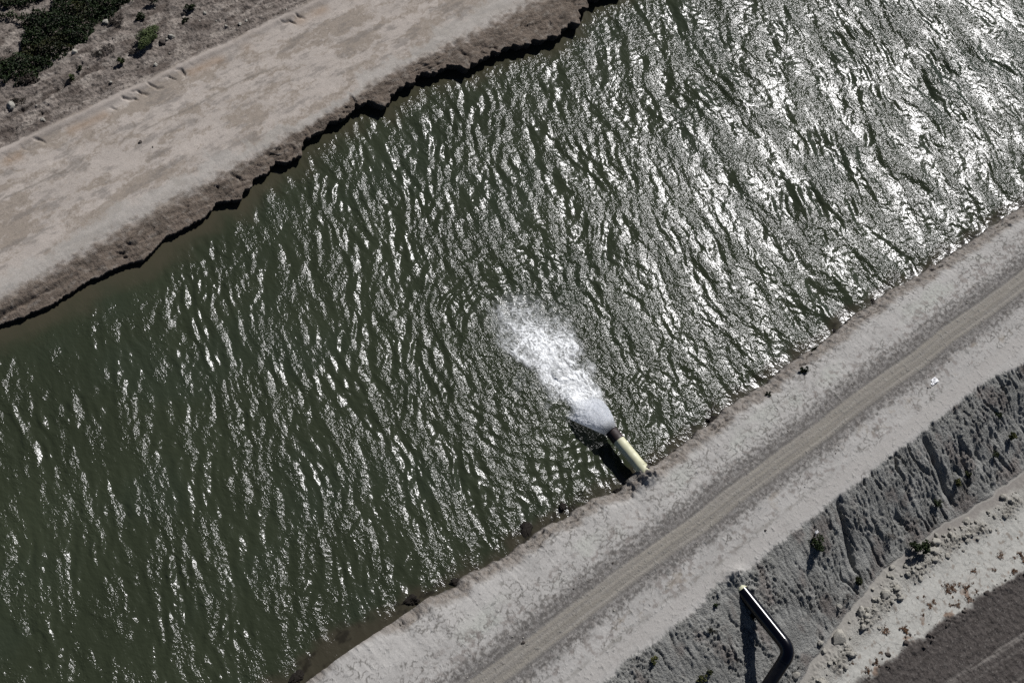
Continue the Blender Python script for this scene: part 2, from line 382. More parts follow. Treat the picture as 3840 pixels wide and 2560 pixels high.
# ------------------------------------------------------------------ far bank
def far_side():
    X = axis(6.0, 58.0, 0.045, -500, 700)
    D = axis(0.0, 17.0, 0.045, -0.001, 700); D = D[D >= 0]
    yl = np.interp(X, FL[:, 0], FL[:, 1])
    jag = ss(20, 30, X)
    yl = yl + (.04 + .12 * jag) * np.tanh(6 * perlin(X * .95 + .3, X * 0 + 1.7, 261)) + (.02 + .07 * jag) * np.tanh(5 * perlin(X * 2.6, X * 0 + 4.7, 262))
    yl = yl + (0.03 + .05 * jag) * fbm(X * 1.9, X * 0 + 8, 4, 201) + (.04 + .10 * jag) * np.abs(fbm(X * 3.3, X * 0 + 5, 3, 204)) + 0.05 * fbm(X * 8, X * 0, 3, 202)
    zl = np.interp(X, [0, 13, 20, 26, 32, 40, 50], [.24, .24, .28, .38, .54, .6, .62]) + .06 * fbm(X * 1.1, X * 0 + 2, 3, 203)
    x, d = np.meshgrid(X, D, indexing='ij')
    # straighten the jagged edge out inland
    ym = np.interp(X, [0, 15, 25, 33, 40, 60], [36.5, 36.4, 36.8, 37.7, 37.2, 36.9])
    k = np.exp(-d / 0.8)
    y = d + yl[:, None] * k + ym[:, None] * (1 - k)
    ybk = np.interp(X, [0, 12, 18, 22.6, 27, 32, 36, 41, 46, 60], [37.3, 37.35, 37.6, 37.8, 38.0, 38.3, 38.65, 38.4, 38.3, 38.4])
    wband = np.maximum(ybk - yl, .35)[:, None]
    u = np.clip((y - yl[:, None]) / wband, 0, 2.2)
    z = zl[:, None] + (0.74 - zl[:, None]) * ss(-.25, 1.9, u) * 1.0 - 0.0 + .05 * ss(40, 44, y)
    inb = (1 - ss(.85, 1.15, u))
    z = z + inb * (.07 * fbm(x * .9, y * 2.4, 4, 205) + .04 * fbm(x * 5, y * 8, 4, 206, .6)) * ss(-.05, .2, u)
    fold = np.exp(-((y - 37.0 - .15 * fbm(x * .8, x * 0, 3, 207)) / .10) ** 2) * ss(17, 14.5, x)
    z = z - .16 * fold
    lumps = ss(0.1, .5, fbm(x * 1.0, y * 1.0, 3, 208)) * inb * jag[:, None]
    cre = np.clip(1 - np.abs(perlin(x * .7 + .3 * y, y * 2.4 + .4 * fbm(x, y, 3, 250), 251)) * 7, 0, 1) * inb * ss(.03, .15, u) * ss(-.1, .3, fbm(x * .5, y * .6, 2, 252))
    z = z - .13 * cre
    z = z - lumps * .10 * np.abs(fbm(x * 4, y * 4, 3, 209))
    z = z + .012 * fbm(x * 2, y * 3, 4, 210)
    # graded windrow with cat-track dents, rough ground beyond
    yw = y - (44.55 + .10 * fbm(x * .35, x * 0, 3, 212))
    z = z + .13 * np.exp(-((yw) / .22) ** 2)
    dent_m = ss(-.1, .25, fbm(x * .35, x * 0 + 4, 2, 213) + .25 * np.exp(-((x - 23) / 4.5) ** 2) * 2 - .25)
    ph = (x + 1.15 * yw + .9 * yw * yw) * 1.25 + .7 * fbm(x * .8, y * .8, 3, 214)
    dent = np.clip(np.cos(ph * 2 * np.pi), 0, 1) ** 4 * band(-.6, -.08, yw + .15 * fbm(x * 2.2, x * 0, 2, 219), .12) * dent_m
    z = z - .10 * dent
    rg = ss(.1, .5, yw)
    z = z - .25 * ss(0, 1.2, yw) + rg * (.16 * fbm(x * .7, y * 1.5, 5, 215, .55) + .10 * np.abs(fbm(x * 2.8, y * 4.0, 4, 216)) + .035 * fbm(x * 8, y * 9, 3, 217))
    gul = np.exp(-((y - 46.6 - .09 * (x - 20) - .12 * fbm(x * .7, x * 0, 2, 218)) / .12) ** 2) * band(17, 23, x, 1)
    z = z - .2 * gul

    c = np.zeros(x.shape + (3,), np.float32) + np.array((.355, .318, .282), np.float32)
    c = c * (1 + .10 * fbm(x * .35, y * 1.0, 4, 220) + .05 * fbm(x * 2, y * 5, 3, 221))[..., None]
    n1 = fbm(x * .30 + .25 * fbm(x * 1.5, y * 2, 3, 224), y * .95 + .3 * fbm(x * 1.7, y * 2.5, 4, 225), 8, 222, .70)
    c = mix(c, (.190, .156, .120), ss(-.12, .22, n1) * .62)
    c = mix(c, (.15, .125, .1), ss(.12, .2, n1) * (1 - ss(.2, .34, n1)) * ss(-.1, .4, fbm(x * 3, y * 4, 3, 230)) * .45)
    n2 = fbm(x * .5, y * 1.6, 7, 223, .70)
    c = mix(c, (.155, .140, .125), ss(.02, .42, n2) * .6)
    lace = ridge(x * 1.6, y * 3.2, 3, 226)
    c = mix(c, (.16, .14, .12), ss(.78, .95, lace) * ss(-.2, .3, fbm(x * .5, y * .8, 3, 227)) * .6)
    line = np.exp(-((y - 42.2 - .15 * fbm(x * .3, x * 0, 3, 228)) / .045) ** 2) * ss(-.2, .3, fbm(x * .8, y * 2, 3, 229)) * ss(36, 30, x)
    c = mix(c, (.14, .125, .105), line * .6)
    # pale strip next to the damp band
    c = mix(c, (.335, .318, .29), band(1.2, 2.1, (y - yl[:, None]) / wband + .45 * fbm(x * 1.3, y * 1.8, 5, 231, .65), .25) * .65)
    c = mix(c, (.22, .15, .095), np.exp(-((yw + .55) / .28) ** 2) * ss(-.15, .3, fbm(x * .45, x * 0, 2, 232)) * .55)
    c = mix(c, (.31, .275, .245), np.exp(-(yw / .22) ** 2) * .7)
    bb = 1 - ss(.85, 1.5, u + .35 * fbm(x * 2.5, y * 3.5, 4, 233))
    br = np.zeros_like(c) + np.array((.138, .112, .090), np.float32)
    br = br * (1 + .34 * fbm(x * .8, y * 5, 5, 234, .6))[..., None]
    br = mix(br, (.25, .225, .195), ss(.1, .5, fbm(x * 2.2, y * 4.5, 4, 235)) * .5)
    br = mix(br, (.075, .062, .05), ss(.0, .5, fbm(x * .8, y * 2.6, 5, 236, .62)) * .75)
    c = c * (1 - bb[..., None]) + br * bb[..., None]
    rc = np.zeros_like(c) + np.array((.185, .160, .140), np.float32)
    rc = rc * (1 + .42 * fbm(x * 1.5, y * 2.2, 4, 237))[..., None]
    rc = mix(rc, (.10, .082, .07), ss(.0, .35, fbm(x * .6, y * 1.2, 5, 238, .6)) * .85)
    rc = mix(rc, (.32, .285, .25), ss(.05, .35, fbm(x * .6 + 7, y * 1.7, 5, 239, .6)) * .7)
    rc = mix(rc, (.06, .05, .042), ss(.1, .5, fbm(x * 1.8, y * 3.2, 4, 244, .62)) * .6)
    rc = mix(rc, (.05, .042, .035), ss(.35, .6, fbm(x * 7, y * 7, 3, 240)) * .7)
    rm = ss(.15, .4, yw + .12 * fbm(x * 2.5, y * 2.5, 3, 241))
    c = c * (1 - rm[..., None]) + rc * rm[..., None]
    P = np.stack([x, y, z], -1)
    # the undercut face below the edge
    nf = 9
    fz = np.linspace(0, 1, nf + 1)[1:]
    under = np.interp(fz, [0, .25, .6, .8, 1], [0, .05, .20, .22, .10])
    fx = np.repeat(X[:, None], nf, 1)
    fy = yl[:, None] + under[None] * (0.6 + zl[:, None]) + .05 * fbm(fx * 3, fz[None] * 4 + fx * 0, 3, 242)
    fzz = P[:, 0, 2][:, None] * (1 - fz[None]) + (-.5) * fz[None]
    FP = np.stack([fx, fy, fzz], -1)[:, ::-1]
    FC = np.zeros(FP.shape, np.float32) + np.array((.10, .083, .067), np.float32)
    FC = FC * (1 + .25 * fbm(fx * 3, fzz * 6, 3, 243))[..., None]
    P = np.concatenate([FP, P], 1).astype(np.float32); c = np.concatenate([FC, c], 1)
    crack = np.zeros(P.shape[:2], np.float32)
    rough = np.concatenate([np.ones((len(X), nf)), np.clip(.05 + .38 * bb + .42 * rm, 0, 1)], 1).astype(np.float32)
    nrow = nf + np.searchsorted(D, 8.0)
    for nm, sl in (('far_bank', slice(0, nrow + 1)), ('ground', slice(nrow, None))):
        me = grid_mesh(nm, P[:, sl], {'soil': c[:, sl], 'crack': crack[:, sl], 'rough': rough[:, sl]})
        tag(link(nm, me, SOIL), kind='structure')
    pts = P[:, nf:]
    def zat(px_, py_):
        i = np.clip(np.searchsorted(X, px_), 0, len(X) - 1)
        kk = np.clip(np.searchsorted(pts[i, :, 1], py_), 0, pts.shape[1] - 1)
        return float(pts[i, kk, 2])
    return zat, yl, X
far_z, FYL, FX = far_side()

# ------------------------------------------------------------------ water
PIPE_Z = 0.62
LAND = (31.5, 18.6)
def water():
    X = axis(4.0, 74.0, 0.055, -500, 700)
    Y = np.arange(12.9, 39.0, 0.055)
    x, y = np.meshgrid(X, Y, indexing='ij')
    dn = y - np.interp(X, NSP[:, 0], NSP[:, 1])[:, None]
    df = np.interp(X, FX, FYL)[:, None] - y
    z = np.zeros(x.shape, np.float32)
    r = np.random.default_rng(3)
    right = ss(28, 50, x - .5 * (y - 25))
    inr = ((x > 2) & (x < 76)).astype(np.float32)
    xw = x + .9 * fbm(x * .13, y * .13, 3, 320); yw = y + .9 * fbm(x * .13 + 9, y * .13, 3, 321)
    def waves(n, lam0, sig, az0, saz, srms):
        q = np.zeros(x.shape, np.float32)
        for _ in range(n):
            lam = lam0 * math.exp(r.normal() * sig); kk = 2 * math.pi / lam
            az = math.radians(az0 + r.normal() * saz)
            a = srms * math.sqrt(2.0 / n) / kk
            q += a * np.sin(kk * (math.cos(az) * xw + math.sin(az) * yw) + r.uniform(0, 6.283)).astype(np.float32)
        return q
    wx = fbm(x * .25, y * .2, 2, 300)
    left_w = waves(34, .64, .36, -27, 19, .135)
    right_w = waves(28, .78, .45, -14, 13, .090) + waves(22, .50, .3, 6, 34, .05) + waves(10, 2.1, .3, -10, 14, .04)
    chop = waves(22, .42, .35, -20, 50, .055)
    rx, ry = x - 31.6, y - 21.5
    rr = np.sqrt(rx * rx + ry * ry) + .35 * fbm(x * .6, y * .6, 3, 301)
    radial = (.012 * np.sin(rr * 2 * np.pi / .62 + 3.5 * fbm(x * .5, y * .5, 3, 302))).astype(np.float32) * np.exp(-((rr - 4.6) / 2.8) ** 2)
    grp = .55 + .75 * ss(-.5, .5, fbm(x * .35, y * .22, 3, 303))
    calm = ss(.1, 2.6 - 2.0 * ss(18, 30, x), df) * (.3 + .7 * ss(-.1, .7, dn))
    near_jet = np.exp(-((rr) / 3.6) ** 2)
    z = ((1 - right) * left_w + right * right_w) * grp * (1 - .75 * near_jet) + chop * (.75 + .25 * right) + radial
    z = z + near_jet * .045 * fbm(x * 2.2, y * 2.2, 4, 304)
    z = z * calm * inr
    # sharpen crests a little
    z = z + 2.2 * np.sign(z) * z * z * .6
    ripple = (.40 + .60 * ss(-.35, .45, fbm(x * .9 - y * .25, y * .30 + x * .12, 3, 305))) * (.15 + .85 * calm)
    ripple = np.clip(ripple + .7 * near_jet, 0, 1.15)
    # sheltered water right behind the pipe and below the cut bank
    c = np.zeros(x.shape + (3,), np.float32) + np.array((.029, .035, .020), np.float32)
    c = c * (1 + .15 * fbm(x * .2, y * .2, 3, 306))[..., None]
    c = mix(c, (.028, .036, .023), ss(0, .6, fbm(x * .16 + 4, y * .25, 2, 307)) * .5)
    sh = ss(1.6, .0, df + .6 * fbm(x * .6, y * .8, 4, 308)) * ss(33, 24, x)
    c = mix(c, (.058, .050, .033), sh * .8)
    sh2 = ss(1.5, .1, df + .4 * fbm(x * .8, y * .8, 3, 312)) * ss(24, 33, x)
    c = mix(c, (.05, .044, .028), sh2 * .7)
    sn = ss(.85, .0, dn + .55 * fbm(x * .8, y * .9, 3, 309))
    c = mix(c, (.046, .039, .027), sn * .8)
    weed = ss(.05, .4, fbm(x * .9, y * 1.5, 4, 310, .6)) * ss(1.0, .1, dn)
    c = mix(c, (.016, .014, .010), weed * .8)
    P = np.stack([x, y, z], -1)
    me = grid_mesh('water', P, {'tint': c, 'ripple': ripple.astype(np.float32)})
    k = N('canal_water'); p = k.pos()
    k.l(k.attr('tint').outputs['Color'], k.p.inputs['Base Color'])
    k.p.inputs['Roughness'].default_value = 0.13
    k.p.inputs['IOR'].default_value = 1.33
    # stretch ripples along the crests
    mp = k.n('ShaderNodeMapping'); mp.inputs['Rotation'].default_value = (0, 0, math.radians(22)); mp.inputs['Scale'].default_value = (1.0, .62, 1)
    k.l(p, mp.inputs['Vector']); v = mp.outputs[0]
    h1 = k.noise(v, 6.5, 2, .5); h2 = k.noise(v, 14.0, 3, .55)
    rp = k.attr('ripple').outputs['Fac']
    hh = k.math('ADD', k.math('MULTIPLY', h1, .046), k.math('MULTIPLY', h2, .021))
    hh = k.math('MULTIPLY', hh, rp)
    k.l(k.bump(hh, 1.0, 1.0), k.p.inputs['Normal'])
    tag(link('water', me, k.m), kind='structure')
    return None
water()

# ------------------------------------------------------------------ pipes
def tube(path, rads, seg=28, cap=True):
    path = [Vector(p) for p in path]; V = []; F = []
    up = Vector((0, 0, 1)); prev = None
    for i, p in enumerate(path):
        a = path[max(i - 1, 0)]; b = path[min(i + 1, len(path) - 1)]
        t = (b - a).normalized()
        s = t.cross(up) if prev is None else prev - t * prev.dot(t)
        s.normalize(); prev = s; q = s.cross(t)
        for j in range(seg):
            an = 2 * math.pi * j / seg
            V.append(p + (s * math.cos(an) + q * math.sin(an)) * rads[i])
    for i in range(len(path) - 1):
        for j in range(seg):
            F.append((i * seg + j, i * seg + (j + 1) % seg, (i + 1) * seg + (j + 1) % seg, (i + 1) * seg + j))
    return V, F
def tube_obj(name, path, rads, mat, parent=None, seg=28):
    V, F = tube(path, rads, seg)
    me = raw_mesh(name, [tuple(v) for v in V], F, True)
    return link(name, me, mat, parent)
def dens(pts, step=.08):
    out = []
    for a, b in zip(pts[:-1], pts[1:]):
        a = Vector(a); b = Vector(b); n = max(2, int((b - a).length / step))
        out += [a.lerp(b, i / n) for i in range(n)]
    return out + [Vector(pts[-1])]

def paint_material(name, base, dirt, rust, thr, gloss=.45, scale=3.0, bump=.12, gvar=.2):
    k = N(name); tc = k.n('ShaderNodeTexCoord').outputs['Object']
    a = k.noise(tc, scale, 5, .62); b = k.noise(tc, scale * 7, 4, .65)
    c1 = k.mixc(k.rng(a, .42, .7, 0, .75), base, dirt)
    c2 = k.mixc(k.rng(b, thr, thr + .08, 0, 1), c1, rust)
    k.l(c2, k.p.inputs['Base Color'])
    k.l(k.rng(a, .3, .7, gloss - .3 * gvar, gloss + gvar), k.p.inputs['Roughness'])
    k.l(k.bump(b, bump, .02), k.p.inputs['Normal'])
    return k.m
YELLOW = paint_material('pale_yellow_paint', (.60, .59, .40), (.46, .45, .30), (.25, .2, .11), .66, .5)
RUST = paint_material('rusted_steel', (.020, .0065, .0055), (.005, .0045, .0045), (.06, .016, .01), .72, .6, 5)
BLACK = paint_material('black_coating', (.0016, .0017, .0036), (.0024, .0024, .0048), (.02, .019, .018), .8, .17, bump=.0, gvar=.04)
INNER = simple('pipe_bore', (.01, .009, .008), .7)

op = empty('outlet_pipe', (31.36, 14.0, PIPE_Z), 'pale yellow discharge pipe with a rusty collar jutting from the canal bank', 'pipe')
RP = .285
ox0, ox1 = 31.18, 31.27
b0 = Vector((ox0, 13.75, PIPE_Z)); b1 = Vector((ox1, 16.12, PIPE_Z - .0)); b2 = Vector((ox1 + .03, 16.62, PIPE_Z - .0))
def rel(o, pts): return [Vector(p) - o.location for p in pts]
pth = dens([b0, b1])
tube_obj('barrel', rel(op, pth), [RP + .004 * math.sin(i * .9) for i in range(len(pth))], YELLOW, op)
pth = dens([b1 - (b1 - b0).normalized() * .06, b2])
rr_ = [RP + .012] * len(pth)
col_ = tube_obj('collar', rel(op, pth), rr_, RUST, op)
tube_obj('bore', rel(op, [b2 + Vector((0, -.002, 0)), b2 - Vector((0, .5, 0))]), [RP + .012, RP - .02], INNER, col_)
tube_obj('weld_seam', rel(op, [Vector((ox0 + .07, 14.45, PIPE_Z)), Vector((ox0 + .0718, 14.475, PIPE_Z))]), [RP + .007, RP + .007], YELLOW, op)

bp = empty('supply_pipe', (30.9, 7.3, .6), 'glossy black pipe bending at an elbow above the grey slope, its upper end yellow', 'pipe')
A0 = Vector((30.97, 8.1, .6)); A1 = Vector((30.93, 7.56, .6)); B = Vector((30.56, 4.14, .94))
Cend = B + Vector((-3.5, -1.05, -2.4))
def elbow(a, b, c, rad, n=14):
    d1 = (a - b).normalized(); d2 = (c - b).normalized()
    p0 = b + d1 * rad; p1 = b + d2 * rad
    return [p0 * (1 - t) ** 2 + b * 2 * t * (1 - t) + p1 * t * t for t in [i / n for i in range(n + 1)]]
RB = .29
el = elbow(A1, B, Cend, .50)
seg1 = dens([A1 + (B - A1).normalized() * .16, el[0]])
tube_obj('barrel', rel(bp, seg1), [RB] * len(seg1), BLACK, bp)
tube_obj('elbow', rel(bp, el), [RB + .008] * len(el), BLACK, bp)
seg2 = dens([el[-1], Cend])
lg = tube_obj('barrel', rel(bp, seg2), [RB - .003] * len(seg2), paint_material('worn_black_coating', (.003, .003, .005), (.010, .009, .008), (.03, .026, .02), .70, .35, 1.6, bump=.03), bp)
lg['label'] = 'scuffed lower black pipe run'
ye = dens([A0, A1 + (B - A1).normalized() * .16])
tube_obj('painted_end', rel(bp, ye), [RB - .01] * len(ye), YELLOW, bp)
for q in (el[0], el[-1]):
    dr = (el[1] - el[0]).normalized() if q is el[0] else (el[-1] - el[-2]).normalized()
    tube_obj('weld_bead', rel(bp, [q - dr * .018, q, q + dr * .018]), [RB + .002, RB + .016, RB + .002], BLACK, bp)

# ------------------------------------------------------------------ jet and whitewater
def jet():
    nu, nv = 90, 96
    u = np.linspace(0, 1, nu)[:, None]; v = np.linspace(0, 2 * np.pi, nv, endpoint=False)[None]
    e = Vector((ox1 + .03, 16.60, PIPE_Z)); L = 2.3
    cy = e.y + L * u; cx = e.x + .0 * u
    cz = PIPE_Z - (PIPE_Z + .02) * (u ** 1.8)
    hw = .27 + .66 * (1 - (1 - u) ** 2.5) * (.85 + .15 * u)          # half width
    th = .235 * (1 - u) ** .6 + .14                          # half thickness
    cs, sn = np.cos(v), np.sin(v)
    X_ = cx + hw * cs; Z_ = cz + th * sn * (1 - .35 * u * cs ** 2)
    Y_ = cy + .0 * v - .35 * u * cs ** 2 * u
    n = fbm(X_ * 4, Y_ * 2.0, 4, 401) * .5 + fbm(X_ * 11, Y_ * 7, 3, 402) * .5
    amp = .02 + .16 * u * u
    X_ = X_ + amp * n * cs * .6; Z_ = Z_ + amp * n * np.where(sn > 0, 1, .4)
    Y_ = Y_ + .05 * u * fbm(X_ * 6, Z_ * 6, 3, 403)
    P = np.stack(np.broadcast_arrays(X_, Y_, Z_), -1)
    i = np.arange(nu * nv).reshape(nu, nv); j = np.roll(i, -1, 1)
    F = np.stack([i[:-1], j[:-1], j[1:], i[1:]], -1).reshape(-1, 4)
    uu = np.broadcast_to(u, (nu, nv)).reshape(-1)
    me = raw_mesh('water_jet', P.reshape(-1, 3), F, True, {'run': uu})
    k = N('jet_water'); p = k.pos()
    a = k.noise(p, 14, 4, .7); b = k.noise(p, 42, 3, .7)
    s = k.math('ADD', k.math('MULTIPLY', a, .45), k.math('MULTIPLY', b, .55))
    cl = k.mixc(k.rng(s, .40, .60, 0, 1), (.55, .60, .66), (.97, .98, 1.0))
    cl = k.mixc(k.rng(k.attr('run').outputs['Fac'], 0.02, .22, .75, 0), cl, (.05, .05, .052))  # dark shading near the collar rim, painted into the jet colour
    k.l(cl, k.p.inputs['Base Color'])
    k.p.inputs['Roughness'].default_value = .25
    k.p.inputs['IOR'].default_value = 1.33
    k.l(k.bump(s, 1.0, .05), k.p.inputs['Normal'])
    tl = k.n('ShaderNodeBsdfTranslucent'); k.l(cl, tl.inputs['Color'])
    mx = k.n('ShaderNodeMixShader'); mx.inputs[0].default_value = .25
    k.l(k.p.outputs[0], mx.inputs[1]); k.l(tl.outputs[0], mx.inputs[2])
    tr = k.n('ShaderNodeBsdfTransparent'); m2 = k.n('ShaderNodeMixShader'); m2.inputs[0].default_value = .36
    fade = k.rng(k.math('ADD', k.attr('run').outputs['Fac'], k.math('MULTIPLY', k.noise(p, 5, 4, .65), .5)), 1.03, 1.25, .27, 1.0); k.l(fade, m2.inputs[0])
    k.l(mx.outputs[0], m2.inputs[1]); k.l(tr.outputs[0], m2.inputs[2]); k.l(m2.outputs[0], k.o.inputs['Surface'])
    tag(link('water_jet', me, k.m), 'white sheet of water pouring from the rusty mouth of the yellow pipe', 'water jet')
jet()

def foam():
    st = .022
    X = np.arange(28.6, 35.2, st); Y = np.arange(17.6, 26.6, st)
    x, y = np.meshgrid(X, Y, indexing='ij')
    s = (y - 18.2) / 6.0                                    # along the plume
    wx = .55 * fbm(x * .8, y * .8, 5, 411, .58); wy = .55 * fbm(x * .8 + 5, y * .8, 5, 412, .58)
    cxl = np.interp(y, [17, 18.5, 21.4, 23.3, 25, 27], [31.5, 31.5, 31.85, 32.0, 31.7, 31.3])
    hw = np.interp(y, [17.5, 18.4, 20.0, 21.8, 23.3, 24.5, 26], [.55, .75, .95, 1.2, 1.4, 1.5, 1.2])
    t = (x + wx - cxl) / hw
    den = np.exp(-np.abs(t) ** 2.0 * (.9 + .7 * fbm(x * 1.1, y * .7, 3, 424)).clip(.25, 2)) * np.interp(y + wy, [17.8, 18.3, 20.5, 22.5, 23.8, 25.0, 26.2], [.1, 1.0, 1.15, .90, .46, .22, .0])
    f1 = ridge(x * 1.5 + wx * 1.6, y * 1.2 + wy * 1.6, 4, 413)
    f2 = ridge(x * 4.2 + wx * 2.5, y * 3.0 + wy * 2.5, 3, 414)
    f3 = .5 + .5 * fbm(x * 11, y * 9, 3, 415)
    f4 = ridge(x * .8 + wx * 2.2 + 3, y * .7 + wy * 2.2, 3, 418)
    nz = lambda q: (q - q.mean()) / q.std()
    fil = nz(.7 * nz(f1) + .6 * nz(f2) + .5 * nz(f3) + .6 * nz(f4))
    ln = lambda fx_, fy_, w_, sd_: np.clip(1 - np.abs(perlin(x * fx_ + wx * 2.4, y * fy_ + wy * 2.4, sd_)) * w_, 0, 1)
    lines = np.maximum(np.maximum(ln(1.1, .8, 9, 421), ln(2.1, 1.5, 6.5, 422)), .8 * ln(4.0, 2.8, 4.5, 423))
    base = np.clip(den * 1.25 - .22, 0, 1)
    a = base * np.clip(.62 + .24 * fil, .08, 1) + .7 * lines * ss(.03, .5, den) * (.45 + .55 * ss(-1, 1, fil))
    a = np.maximum(a, ss(.78, 1.0, den) * (.8 + .12 * fil))
    a = np.clip(a, 0, .97)
    h = .03 + den * (.05 + .10 * fbm(x * 1.3 + wx, y * 1.0, 3, 416) * np.exp(-((y - 19.8) / 1.8) ** 2) + .025 * lines + .02 * fbm(x * 3.5, y * 3, 3, 417))
    h = np.maximum(h, .012)
    P = np.stack([x, y, h], -1)
    me = grid_mesh('whitewater', P, {'foam': a.astype(np.float32)})
    k = N('foam'); p = k.pos()
    n = k.noise(p, 30, 4, .7)
    fa = k.math('MULTIPLY', k.attr('foam').outputs['Fac'], k.rng(n, .3, .6, .78, 1.12), clamp=True)
    k.p.inputs['Base Color'].default_value = (.86, .88, .88, 1)
    k.p.inputs['Roughness'].default_value = .6
    k.l(k.bump(n, .35, .03), k.p.inputs['Normal'])
    tr = k.n('ShaderNodeBsdfTransparent'); mx = k.n('ShaderNodeMixShader')
    k.l(fa, mx.inputs[0]); k.l(tr.outputs[0], mx.inputs[1]); k.l(k.p.outputs[0], mx.inputs[2])
    k.l(mx.outputs[0], k.o.inputs['Surface'])
    tag(link('whitewater', me, k.m), 'churning white foam spreading on the canal where the jet lands', 'foam', kind='stuff')
foam()

# ------------------------------------------------------------------ clods and stones
def clod_mesh(seed, flat=.7, sub=3, rough=.5):
    bm = bmesh.new(); bmesh.ops.create_icosphere(bm, subdivisions=sub, radius=1.0)
    co = np.array([v.co[:] for v in bm.verts])
    o = seed * 7.31
    n = fbm(co[:, 0] * 1.2 + o, co[:, 1] * 1.2 + co[:, 2] * .9, 3, 500 + seed) * rough + fbm(co[:, 0] * 3 + co[:, 2] * 2 + o, co[:, 1] * 3 - co[:, 2], 2, 530 + seed) * rough * .5
    co = co * (1 + n)[:, None]
    # facet with a few cutting planes so it looks broken
    r = np.random.default_rng(seed)
    for _ in range(5):
        d = r.normal(size=3); d /= np.linalg.norm(d); lim = r.uniform(.5, .85)
        e = co @ d - lim; co = co - np.outer(np.clip(e, 0, None) * .9, d)
    co[:, 2] *= flat
    for v, c in zip(bm.verts, co): v.co = c
    me = bpy.data.meshes.new('clod'); bm.to_mesh(me); bm.free()
    me.polygons.foreach_set('use_smooth', np.full(len(me.polygons), True))
    return me
CLOD = simple('dry_clod', (.33, .315, .275), .95, .25, 6, .6, .1)
DARKCLOD = simple('dark_clod', (.075, .065, .058), .95, .3, 6, .6, .1)
clods = [clod_mesh(i) for i in range(6)]
for m in clods: m.materials.append(CLOD)
dclods = [clod_mesh(10 + i) for i in range(4)]
for m in dclods: m.materials.append(DARKCLOD)
def put(name, me, x, y, z, s, label, cat, group=None, rz=None):
    o = bpy.data.objects.new(name, me); COL.objects.link(o)
    o.location = (x, y, z); o.scale = (s * random.uniform(.85, 1.2), s * random.uniform(.8, 1.1), s)
    o.rotation_euler = (random.uniform(-.3, .3), random.uniform(-.3, .3), random.uniform(0, 6.28) if rz is None else rz)
    return tag(o, label, cat, group)
def at(px, py, zf, it=4):
    z = 0
    for _ in range(it):
        x, y = ground_pt(px, py, z); z = zf(x, y)
    return x, y, z
big = [((3141, 2391), .36, 'largest pale boulder of dried clay at the toe of the slope, near the black elbow'),
       ((3229, 2294), .24, 'square grey clay block lying above the largest boulder'),
       ((3361, 2207), .19, 'pale clay lump at the lower end of the smooth sand strip'),
       ((3344, 2128), .15, 'dark shadowed clay lump at the foot of the brown slope patch'),
       ((3509, 2030), .22, 'big clay clod heading the heap beside the large green shrub'),
       ((3560, 2005), .18, 'clay clod on top of the heap beside the large green shrub'),
       ((2985, 2530), .17, 'flat pale clod beside the lower run of the black pipe'),
       ((3075, 2410), .15, 'clay clod left of the largest pale boulder'),
       ((3090, 2440), .16, 'clay clod below left of the largest pale boulder'),
       ((3147, 2275), .15, 'clay clod just below the dry grey bush')]
for i, ((px, py), s, lb) in enumerate(big):
    x, y, z = at(px, py, near_z)
    put('clay_clod', clods[i % 6], x, y, z + s * .25, s, lb, 'clod')
GRP = 'dry clay clods heaped along the toe of the slope'
cnt = 0
while cnt < 230:
    x = random.uniform(29.5, 50); dtt = random.gauss(.8, .3)
    if abs(dtt - .95) > .75: continue
    if float(fbm(np.array([x * .8]), np.array([2.0]), 3, 66)[0]) < -.15 and random.random() < .8: continue
    y = toe_y(x) - dtt
    s = min(.2, .04 + random.expovariate(1 / .045))
    put('clay_clod', clods[cnt % 6], x, y, near_z(x, y) + s * .2, s, 'small dry clay clod in the rubble heaped along the toe of the grey slope', 'clod', GRP)
    cnt += 1
for i in range(60):
    x = random.uniform(30, 46); y = field_y(x) + random.gauss(-.05, .18); s = min(.13, .03 + random.expovariate(1 / .025))
    put('dark_clod', dclods[i % 4], x, y, near_z(x, y) + s * .2, s, 'dark earth clod on the ragged edge of the dark field road', 'clod', 'dark clods along the field road edge')
for i in range(45):
    x = random.uniform(36, 64) if i % 3 else random.uniform(15, 36); y = random.choice([9.85, 12.05, 11.7]) + random.gauss(0, .22); s = random.uniform(.02, .045)
    put('road_stone', clods[i % 6] if i % 4 else dclods[i % 4], x, y, near_z(x, y) + s * .2, s, 'loose stone on the gravel edge of the dirt road', 'stone', 'loose stones along the dirt road')
for (px, py), s, lb in [((1962, 2408), .075, 'dark stone lying alone on the dirt road low in the picture'), ((2870, 1988), .05, 'little stone on the pale strip beside the slope crest')]:
    x, y, z = at(px, py, near_z); put('stone', dclods[0], x, y, z + .02, s, lb, 'stone')
for (px, py), s, lb in [((527, 533), .09, 'small dark stone alone on the pale far bank'), ((572, 552), .05, 'brown pebble right of the dark stone on the far bank'),
                        ((45, 395), .26, 'pale earth lump on the rough ground at the left edge'), ((158, 452), .16, 'pale stone by the graded edge of the far bank'),
                        ((280, 195), .16, 'grey lump in front of the green ground cover'), ((640, 137), .17, 'pale flat lump right of the round green bush')]:
    x, y, z = at(px, py, far_z); put('stone', dclods[1] if s < .1 else clods[2], x, y, z + s * .2, s, lb, 'stone')
for i in range(70):
    x = random.uniform(15, 38); y = random.uniform(45.1, 50); s = min(.16, .025 + random.expovariate(1 / .03))
    put('dirt_lump', (clods if i % 3 else dclods)[i % 4], x, y, far_z(x, y) + s * .2, s, 'lump of earth on the rough ground beyond the graded far bank', 'earth lump', 'earth lumps on the rough far ground')

